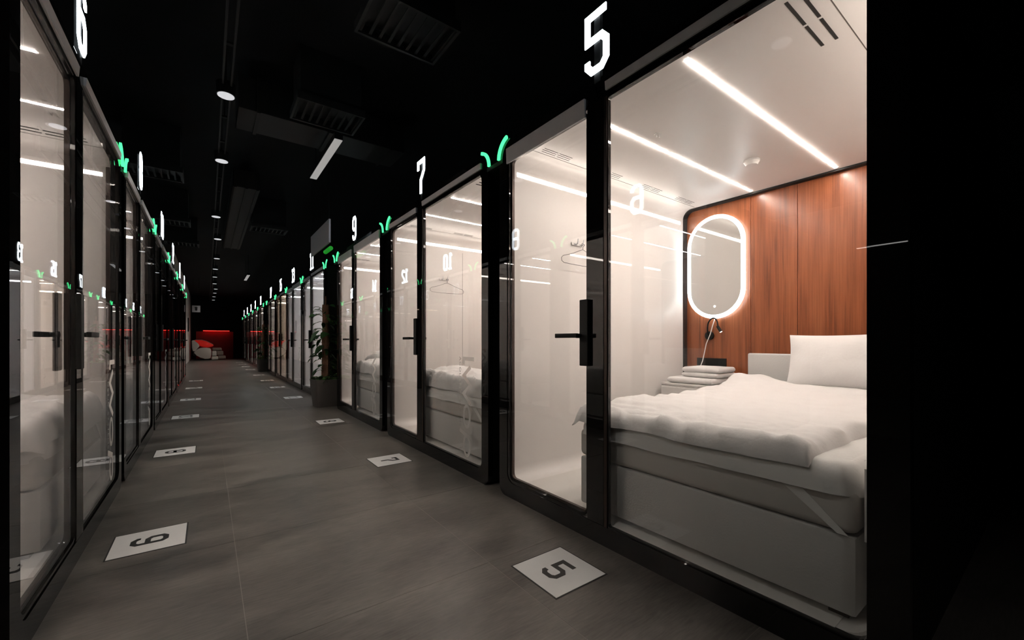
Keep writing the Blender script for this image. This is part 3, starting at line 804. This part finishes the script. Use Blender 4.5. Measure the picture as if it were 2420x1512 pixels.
# folded towels
def towel(L, Wd, H, seed):
    bm = bmesh.new(); h2 = H/2
    n = 12; prof = []
    prof = [(-Wd/2 + 0.004, 0.0)] + [(Wd/2 - h2 + h2*math.sin(R(180)*k/n), h2 - h2*math.cos(R(180)*k/n)) for k in range(n+1)] + [(-Wd/2, H), (-Wd/2 - 0.006, H*0.78), (-Wd/2, h2*1.08), (-Wd/2 + 0.03, h2*1.0), (-Wd/2, h2*0.92), (-Wd/2 - 0.006, h2*0.4)]
    ys = [0.0, 0.002, 0.006, 0.012, 0.020, 0.030] + [0.03 + (L-0.06)*k/10 for k in range(1, 10)] + [L-0.030, L-0.020, L-0.012, L-0.006, L-0.002, L]
    m_ = len(ys)-1; rows = []
    for i in range(m_+1):
        t = ys[i]/L; y = -L/2 + ys[i]
        e_ = min(1.0, min(ys[i], L-ys[i])/0.022); sq = 0.12 + 0.88*math.sqrt(max(0.0, 1-(1-e_)**2))
        rows.append([bm.verts.new((px*1.0 + 0.004*noise.noise(Vector((px*9, y*9, seed))), y, 0.002 + H*0.5 + (pz - H*0.5)*sq + (0.006*noise.noise(Vector((px*6, y*6, seed+pz*20))) if pz > 0.01 else 0))) for px, pz in prof])
    k_ = len(prof)
    for i in range(m_):
        for k in range(k_): bm.faces.new((rows[i][k], rows[i][(k+1) % k_], rows[i+1][(k+1) % k_], rows[i+1][k]))
    bm.faces.new(rows[0][::-1]); bm.faces.new(rows[-1])
    return mesh('towel', bm, M['towel'], True, 60)
tz = ZI0 + 0.004 + 0.580
for k, (L, Wd, H, du, dw, lab) in enumerate(((0.40, 0.42, 0.050, 0.005, -0.02, 'wide white folded towel at the bottom of the nightstand stack'),
        (0.325, 0.31, 0.040, -0.045, 0.03, 'white folded towel in the middle of the nightstand stack'),
        (0.330, 0.30, 0.048, -0.045, 0.03, 'white folded towel topmost on the nightstand stack'))):
    t = obj('towel', towel(L, Wd, H, k*3.7)); t.location = P5(1.93 + dw, 0.49 + du, tz); t.rotation_euler = (0, 0, R(180 + (3, -2, 1)[k]))
    tag(t, lab, 'towel', 'towels on the nightstand'); tz += H + 0.001
# smoke detector and small sprinkler head
SD = bmesh.new(); cyl(SD, (0, 0, -0.012), 0.052, 0.012, 28); cyl(SD, (0, 0, -0.034), 0.036, 0.022, 28, r2=0.050)
SDm = mesh('smoke_detector', SD, M['lacquer'], True)
for side, c, lab in (('R', 1.50, 'round white smoke detector on the ceiling of pod number five'), ('L', 2.86, 'round white smoke detector on the ceiling of pod number six')):
    o = obj('smoke_detector', SDm); o.location = at(side, c, 1.46, -0.14, ZI1 - 0.0005); tag(o, lab, 'detector')
bm = bmesh.new(); cyl(bm, (0, 0, -0.006), 0.022, 0.006, 20); cyl(bm, (0, 0, -0.022), 0.006, 0.016, 12); cyl(bm, (0, 0, -0.026), 0.013, 0.004, 16)
o = obj('sprinkler', mesh('sprinkler', bm, M['lacquer'], True)); o.location = P5(0.60, 0.03, ZI1); tag(o, 'tiny sprinkler head on the ceiling of pod number five', 'sprinkler')
# wall hooks and wire hangers
def hooks(side, c, w_, lab):
    o = thing('coat_hook', lab, 'hook', at(side, c, w_, UI1, 1.80), 0 if side == 'R' else math.pi)
    obj('plate', mesh('hook_plate', B((-0.06, 0.06, -0.010, -0.0003, -0.012, 0.012), bev=0.003), M['lacquer']), o)
    bm = bmesh.new(); tube(bm, [(-0.03, -0.008, 0.0), (-0.03, -0.03, -0.01), (-0.03, -0.045, 0.0), (-0.03, -0.05, 0.03)], 0.005, 8)
    pm = mesh('hook_prong', bm, M['alu'], True); obj('prong', pm, o); obj('prong', pm, o, (0.06, 0, 0))
def hanger(side, c, w_, lab):
    bm = bmesh.new()
    L = 0.22
    pts = [(0, 0.0), (0.035, -0.012), (0.10, -0.038), (0.165, -0.058), (0.205, -0.068), (0.225, -0.085), (0.222, -0.108), (0.20, -0.120), (0.12, -0.124), (0, -0.126)]
    full = pts + [(-x, z) for x, z in pts[-2:0:-1]]
    tube(bm, [(x, 0, z) for x, z in full], 0.0019, 8, closed=True)
    o = thing('wire_hanger', lab, 'hanger', at(side, c, w_, UI1 - 0.040, 1.757), 0 if side == 'R' else math.pi)
    obj('frame', mesh('hanger_frame', bm, M['wire'], True), o)
    bm = bmesh.new(); tube(bm, [(0, 0, 0), (0, 0, 0.018), (0.006, 0, 0.026)] + [(0.014*math.cos(a), 0, 0.036 + 0.014*math.sin(a)) for a in [R(-20 + 22*k) for k in range(11)]], 0.0022, 8)
    obj('hook', mesh('hanger_hook', bm, M['wire'], True), o)
hooks('R', 1.50, 0.66, 'small double coat hook on the white side wall of pod number five')
hanger('R', 1.50, 0.69, 'black wire hanger on the side wall of pod number five')
hooks('R', 3.74, 0.66, 'small double coat hook on the white side wall of pod number seven')
hanger('R', 3.74, 0.69, 'black wire hanger on the side wall of pod number seven')

# ---------------------------------------------------------------- corridor ceiling fittings
def track():
    o = thing('cable_tray', 'long black ceiling track carrying the row of downlights', 'track', (0.13, 0, 3.16))
    obj('rail', mesh('track_rail', B((-0.035, -0.022, 1.5, 26, 0, 0.07)), M['duct']), o)
    obj('rail', mesh('track_rail', B((0.022, 0.035, 1.5, 26, 0, 0.07)), M['duct']), o)
    rung = mesh('track_rung', B((-0.022, 0.022, -0.015, 0.015, 0.02, 0.035)), M['duct'])
    rod = mesh('track_rod', B((-0.006, 0.006, -0.006, 0.006, 0.035, 0.588)), M['duct'])
    y = 1.8
    while y < 26: obj('rung', rung, o, (0, y, 0)); y += 0.6
    y = 2.4
    while y < 26: obj('rod', rod, o, (0, y, 0)); y += 2.4
track()
bm = bmesh.new(); cyl(bm, (0, 0, 0), 0.068, 0.10, 28); DL_H = mesh('downlight_can', bm, M['matte'], True)
bm = bmesh.new(); cyl(bm, (0, 0, -0.004), 0.060, 0.004, 28); DL_D = mesh('downlight_disc', bm, M['down'], True)
DL_S = mesh('downlight_stem', B((-0.006, 0.006, -0.006, 0.006, 0.10, 0.6495)), M['duct'])
DY = [(0.124, 4.20), (0.130, 5.75), (0.114, 8.37), (0.165, 10.18), (0.186, 12.58), (0.181, 14.44), (0.19, 16.2), (0.205, 18.1), (0.26, 19.9), (0.25, 21.6), (0.24, 23.4), (0.24, 25.2)]
ordn = ['nearest', 'second nearest', 'third', 'fourth', 'fifth', 'sixth', 'seventh', 'eighth', 'ninth', 'tenth', 'eleventh', 'farthest']
def spot(name, loc, watt, size=R(115), blend=0.6, col=(1.0, 0.96, 0.90)):
    l = bpy.data.lights.new(name, 'SPOT'); l.energy = watt; l.spot_size = size; l.spot_blend = blend; l.shadow_soft_size = 0.05; l.color = col
    o = bpy.data.objects.new(name, l); C.objects.link(o); o.location = loc; return o
for k, (x, y) in enumerate(DY):
    o = thing('downlight', '%s round white downlight in the row along the corridor ceiling' % ordn[k], 'downlight', (x, y, 3.10), 0, 'corridor downlights')
    obj('can', DL_H, o); obj('disc', DL_D, o); obj('stem', DL_S, o)
    spot('downlight_beam', (x, y, 3.085), SPOT_W)
for y in (-1.2, 1.2):      # the same row carries on overhead and behind the viewer
    spot('downlight_beam', (0.13, y, 3.085), SPOT_W)
    o = thing('downlight', 'round white downlight overhead, %s the viewer' % ('above' if y > 0 else 'behind'), 'downlight', (0.13, y, 3.10), 0, 'corridor downlights')
    obj('can', DL_H, o); obj('disc', DL_D, o); obj('stem', DL_S, o)
def linear(loc, L, mat, lab, wd=0.038):
    o = thing('linear_lamp', lab, 'lamp', loc, 0)
    obj('diffuser', mesh('linear_diffuser', B((-wd, wd, 0, L, -0.006, 0.0)), mat), o)
    obj('housing', mesh('linear_housing', B((-wd-0.003, wd+0.003, -0.004, L+0.004, 0.0005, 0.06)), M['matte']), o)
    for y in (0.15, L-0.15): obj('rod', mesh('linear_rod', B((-0.003, 0.003, y-0.003, y+0.003, 0.06, 3.75-loc[2])), M['matte']), o)
linear((1.072, 4.43, 3.10), 1.25, M['linear'], 'dim white linear lamp hanging over the corridor in front of number seven')
linear((1.02, 15.1, 3.10), 1.4, M['linear'], 'small dim white linear lamp far down the corridor ceiling')

def diffuser(loc, sx, sy, n, lab, rot=0):
    o = thing('air_diffuser', lab, 'vent', loc, R(rot))
    bm = bmesh.new()
    for a in ((-sx, sx, -sy, -sy+0.02, -0.02, 0.05), (-sx, sx, sy-0.02, sy, -0.02, 0.05), (-sx, -sx+0.02, -sy+0.02, sy-0.02, -0.02, 0.05), (sx-0.02, sx, -sy+0.02, sy-0.02, -0.02, 0.05)): box(bm, *a)
    obj('frame', mesh('diffuser_frame', bm, M['duct']), o)
    sl = mesh('diffuser_slat', B((-0.004, 0.016, -sy+0.02, sy-0.02, -0.006, 0.0)), M['slat'])
    for k in range(n): obj('slat', sl, o, (-sx + 0.03 + (2*sx-0.06)*k/(n-1), 0, 0))
    obj('neck', mesh('diffuser_neck', B((-sx+0.03, sx-0.03, -sy+0.03, sy-0.03, 0.051, 3.7495-loc[2])), M['duct']), o)
for loc, lab in (((1.12, 2.75, 3.22), 'nearest slatted air diffuser high above the right pods'), ((0.95, 4.35, 3.26), 'slatted air diffuser over the linear lamp'),
                 ((-0.55, 6.9, 3.20), 'slatted air diffuser above pod number ten'), ((-0.55, 9.6, 3.20), 'slatted air diffuser above pod number twelve'),
                 ((0.95, 9.2, 3.20), 'slatted air diffuser right of the downlights, far along'), ((-0.45, 11.6, 3.20), 'farthest slatted air diffuser on the left')):
    diffuser(loc, 0.30, 0.22, 9, lab)
def duct(x0, x1, y0, y1, z0, z1, lab):
    o = thing('air_duct', lab, 'duct', ((x0+x1)/2, (y0+y1)/2, z0))
    sx, sy = (x1-x0)/2, (y1-y0)/2
    obj('body', mesh('duct_body', B((-sx, sx, -sy, sy, 0, z1-z0), bev=0.004), M['duct']), o)
    fl = mesh('duct_flange', B((-0.015, 0.015, -sy-0.015, sy+0.015, -0.015, z1-z0+0.015)), M['slat'])
    for k in range(3): obj('flange', fl, o, (-sx*0.8 + k*sx*0.8, 0, 0))
    obj('hanger_strap', mesh('duct_strap', B((-0.01, 0.01, -0.01, 0.01, z1-z0, 3.749-z0)), M['duct']), o)
duct(0.24, 1.9, 4.75, 5.25, 3.30, 3.62, 'dark air duct crossing the corridor ceiling near the linear lamp')
duct(0.30, 0.65, 7.4, 12.4, 3.36, 3.62, 'dark air duct running along the ceiling beside the downlights')

# hanging signs
o = thing('hanging_board', 'blank grey-white board hung above the potted plant', 'sign', (1.36, 6.72, 2.42))
obj('board', mesh('hanging_board', B((-0.012, 0.012, -0.62, 0.62, 0.0, 0.325), bev=0.003), M['board']), o)
for y in (-0.58, 0.58): obj('rod', mesh('board_rod', B((-0.004, 0.004, y-0.004, y+0.004, 0.325, 1.329)), M['matte']), o)
bm = bmesh.new(); cyl(bm, (0.06, -0.42, -0.035), 0.030, 0.34, 16, 'y'); obj('green_lamp', mesh('green_lamp', bm, M['greenlamp'], True), o)
o = thing('hanging_sign', 'small white hanging sign with a dark symbol at the far end', 'sign', (-0.385, 22.0, 2.29))
obj('panel', mesh('sign_panel', B((-0.14, 0.14, -0.012, 0.012, 0.0, 0.28), bev=0.003), M['board']), o)
bm = bmesh.new(); prism(bm, [(0, 0.05), (0.05, 0.10), (0.03, 0.14), (0.06, 0.19), (0.0, 0.23), (-0.06, 0.19), (-0.03, 0.14), (-0.05, 0.10)], lambda p: (p[0], -0.014, p[1]), lambda p: (p[0], -0.0125, p[1]))
obj('symbol', mesh('sign_symbol', bm, M['ink']), o)
for x in (-0.1, 0.1): obj('rod', mesh('sign_rod', B((x-0.004, x+0.004, -0.004, 0.004, 0.28, 1.46)), M['matte']), o)
# wall boxes on the grey wall
for y, z, hh, lab in ((17.2, 2.35, 0.34, 'black speaker box high on the grey wall at left'), (26.5, 1.55, 0.7, 'dark framed panel on the grey wall near the massage chair')):
    o = thing('wall_box', lab, 'box', (-0.80, y, z))
    obj('body', mesh('wall_box_body', B((0.001, 0.12 if hh < 0.5 else 0.04, -0.14, 0.14, 0, hh), bev=0.01), M['matte']), o)
    obj('front', mesh('wall_box_front', B((0.1205 if hh < 0.5 else 0.0405, 0.125 if hh < 0.5 else 0.045, -0.11, 0.11, 0.03, hh-0.03)), M['gloss']), o)

# bright linear lamp in the open area left of the first pod (mirrored in the nearest glass)
linear((-4.0, 1.29, 2.35), 0.525, M['linearb'], 'short bright linear lamp in the open area left of the viewer', wd=0.02)

# ---------------------------------------------------------------- potted plants
def leaf_mesh(name, L, W, mat):
    bm = bmesh.new(); n = 7; row = []
    for k in range(n+1):
        t = k/n; hw = W*math.sin(math.pi*min(1, t*0.93+0.07))**0.75*(1-0.35*t); x = L*t; z = -0.28*L*t*t
        row.append((bm.verts.new((x, -hw, z + 0.25*hw)), bm.verts.new((x, 0, z)), bm.verts.new((x, hw, z + 0.25*hw))))
    for a, b in zip(row, row[1:]):
        bm.faces.new((a[0], b[0], b[1], a[1])); bm.faces.new((a[1], b[1], b[2], a[2]))
    r = bmesh.ops.solidify(bm, geom=bm.faces[:], thickness=0.0015)
    return mesh(name, bm, mat, True, 60)
LEAFS = [leaf_mesh('leaf_big', 0.20, 0.060, M['leaf']), leaf_mesh('leaf_mid', 0.13, 0.042, M['leaf']), leaf_mesh('leaf_small', 0.075, 0.026, M['leafl'])]
def plant(x, y, lab, seed, dark=False):
    rnd = random.Random(seed)
    o = thing('potted_plant', lab, 'plant', (x, y, 0), R(4))
    bm = bmesh.new()
    po0, po1 = rr(-0.165, 0.165, -0.165, 0.165, 0.05, 5), rr(-0.205, 0.205, -0.205, 0.205, 0.06, 5)
    pi1, pi0 = rr(-0.185, 0.185, -0.185, 0.185, 0.045, 5), rr(-0.18, 0.18, -0.18, 0.18, 0.045, 5)
    rows = [[bm.verts.new((p[0], p[1], z)) for p in pr] for pr, z in ((po0, 0.0), (po1, 0.44), (pi1, 0.44), (pi0, 0.36))]
    bm.faces.new(rows[0][::-1]); bm.faces.new(rows[-1])
    for a, b in zip(rows, rows[1:]):
        for k in range(len(a)): bm.faces.new((a[k], a[(k+1) % len(a)], b[(k+1) % len(a)], b[k]))
    obj('pot', mesh('pot', bm, M['pot'], True, 35), o)
    bm = bmesh.new(); cyl(bm, (0, 0, 0.361), 0.172, 0.03, 24); obj('soil', mesh('soil', bm, M['soil']), o)
    bm = bmesh.new(); n, m_ = 20, 26; rows = []
    for i in range(m_+1):
        z = 0.392 + 1.26*i/m_; rows.append([])
        for k in range(n):
            a = 2*math.pi*k/n; r_ = 0.060*(1 + 0.18*noise.noise(Vector((math.cos(a)*2, math.sin(a)*2, z*6 + seed)))) * (1 - 0.15*i/m_)
            rows[-1].append(bm.verts.new((r_*math.cos(a), r_*math.sin(a), z)))
    for a, b in zip(rows, rows[1:]):
        for k in range(n): bm.faces.new((a[k], a[(k+1) % n], b[(k+1) % n], b[k]))
    bm.faces.new(rows[0][::-1]); bm.faces.new(rows[-1])
    obj('coir_pole', mesh('coir_pole', bm, M['coir'], True), o)
    bm = bmesh.new(); cyl(bm, (0, 0, 1.653), 0.012, 0.14, 10); obj('pole_tip', mesh('pole_tip', bm, M['coir']), o)
    bm = bmesh.new()
    ends = []
    for k in range(84):
        z = 0.46 + 1.12*(k/83) + rnd.uniform(-0.04, 0.04)
        a = rnd.uniform(0, 2*math.pi)
        L = rnd.uniform(0.02, 0.13)
        p0 = Vector((0.05*math.cos(a), 0.05*math.sin(a), z)); p1 = p0 + Vector((L*math.cos(a), L*math.sin(a), rnd.uniform(0.0, 0.05)))
        tube(bm, [p0, (p0+p1)/2 + Vector((0, 0, 0.02)), p1], 0.0032, 5); ends.append((p1, a, rnd.choice((0, 1, 1, 1, 2)) if z < 1.25 else rnd.choice((1, 2, 2))))
    st_ = obj('stems', mesh('stems', bm, M['stem']), o); st_['kind'] = 'stuff'
    for p1, a, kind in ends:
        l = obj('leaf', LEAFS[kind], o, p1); l.rotation_euler = (rnd.uniform(-0.5, 0.5), rnd.uniform(-0.1, 0.75), a + rnd.uniform(-0.6, 0.6)); s = rnd.uniform(0.7, 1.15); l.scale = (s, s, s)
    for k in range(60):
        a = rnd.uniform(0, 2*math.pi); r_ = rnd.uniform(0.05, 0.17)
        l = obj('leaf', LEAFS[2], o, (r_*math.cos(a), r_*math.sin(a), 0.395 + rnd.uniform(0, 0.10))); l.rotation_euler = (rnd.uniform(-0.6, 0.6), rnd.uniform(-0.9, 0.4), a + rnd.uniform(-0.8, 0.8))
plant(1.56, 7.28, 'leafy climbing plant on a coir pole in a dark square pot beside pod number nine', 3)
plant(1.60, 16.95, 'dark leafy potted plant far down the right row', 8)

# ---------------------------------------------------------------- massage chair at the far end
def massage_chair(x, y):
    o = thing('massage_chair', 'white massage chair with red lit hood at the far end of the corridor', 'chair', (x, y, 0))
    cv = lambda q: [((u - 205)*0.00142, (1300 - v)*0.00142) for u, v in q]
    def slab(name, pts, y0, y1, mat, bev=0.03, seg=3):
        bm = bmesh.new(); prism(bm, cv(pts), lambda p: (p[0], y0, p[1]), lambda p: (p[0], y1, p[1]))
        es = [e for e in bm.edges if abs(e.verts[0].co.y - e.verts[1].co.y) < 1e-6]
        bmesh.ops.bevel(bm, geom=es, offset=bev, segments=seg, profile=0.5, affect='EDGES')
        return mesh(name, bm, mat, True, 35)
    ARM = [(330, 905), (400, 850), (480, 812), (560, 800), (680, 805), (760, 822), (805, 855), (822, 930), (815, 1100), (800, 1205), (745, 1240), (620, 1245), (480, 1195), (360, 1110), (270, 990)]
    BACK = [(205, 540), (235, 508), (280, 510), (350, 580), (420, 660), (440, 740), (370, 850), (300, 940), (240, 930), (215, 800)]
    HOOD = [(280, 505), (400, 496), (520, 500), (640, 535), (760, 600), (885, 680), (890, 735), (820, 770), (700, 790), (580, 780), (460, 735), (380, 630)]
    for y0, y1 in ((-0.38, -0.25), (0.25, 0.38)):
        obj('arm_shell', slab('arm_shell', ARM, y0, y1, M['chairw']), o)
        obj('back_shell', slab('back_shell', BACK, y0, y1, M['chairw'], 0.02), o)
    obj('hood', slab('chair_hood', HOOD, -0.245, 0.245, M['redglow'], 0.04, 3), o)
    bm = bmesh.new(); tube(bm, [((u-205)*0.00142, -0.25, (1300-v)*0.00142) for u, v in ((300, 500), (520, 495), (660, 540), (790, 615), (885, 680))], 0.010, 8)
    obj('hood_rim', mesh('hood_rim', bm, M['chairw'], True), o)
    obj('backrest', mesh('chair_back', B((0.06, 0.30, -0.24, 0.24, 0.25, 0.72), bev=0.03), M['chairg']), o)
    obj('seat', mesh('chair_seat', B((0.302, 0.86, -0.24, 0.24, 0.30, 0.50), bev=0.04), M['chairg']), o)
    obj('knee_pad', mesh('chair_knee', B((0.90, 1.36, -0.23, 0.23, 0.52, 0.70), bev=0.06, seg=3), M['chairp']), o)
    for y0 in (-0.27, 0.01):
        obj('calf_rest', mesh('chair_calf', B((0.89, 1.12, y0, y0+0.26, 0.215, 0.52), bev=0.06, seg=3), M['chairw']), o)
        obj('calf_cushion', mesh('chair_calf_cushion', B((1.10, 1.44, y0+0.02, y0+0.24, 0.27, 0.52), bev=0.06, seg=3), M['chairp']), o)
        obj('foot_rest', mesh('chair_foot', B((0.88, 1.20, y0, y0+0.26, 0.01, 0.21), bev=0.06, seg=3), M['chairw']), o)
        obj('foot_cushion', mesh('chair_foot_cushion', B((1.18, 1.55, y0+0.02, y0+0.24, 0.06, 0.25), bev=0.05, seg=3), M['chairp']), o)
    obj('floor_base', mesh('chair_base', B((0.10, 0.86, -0.22, 0.22, 0.0, 0.08), bev=0.01), M['matte']), o)
massage_chair(-0.70, 29.2)
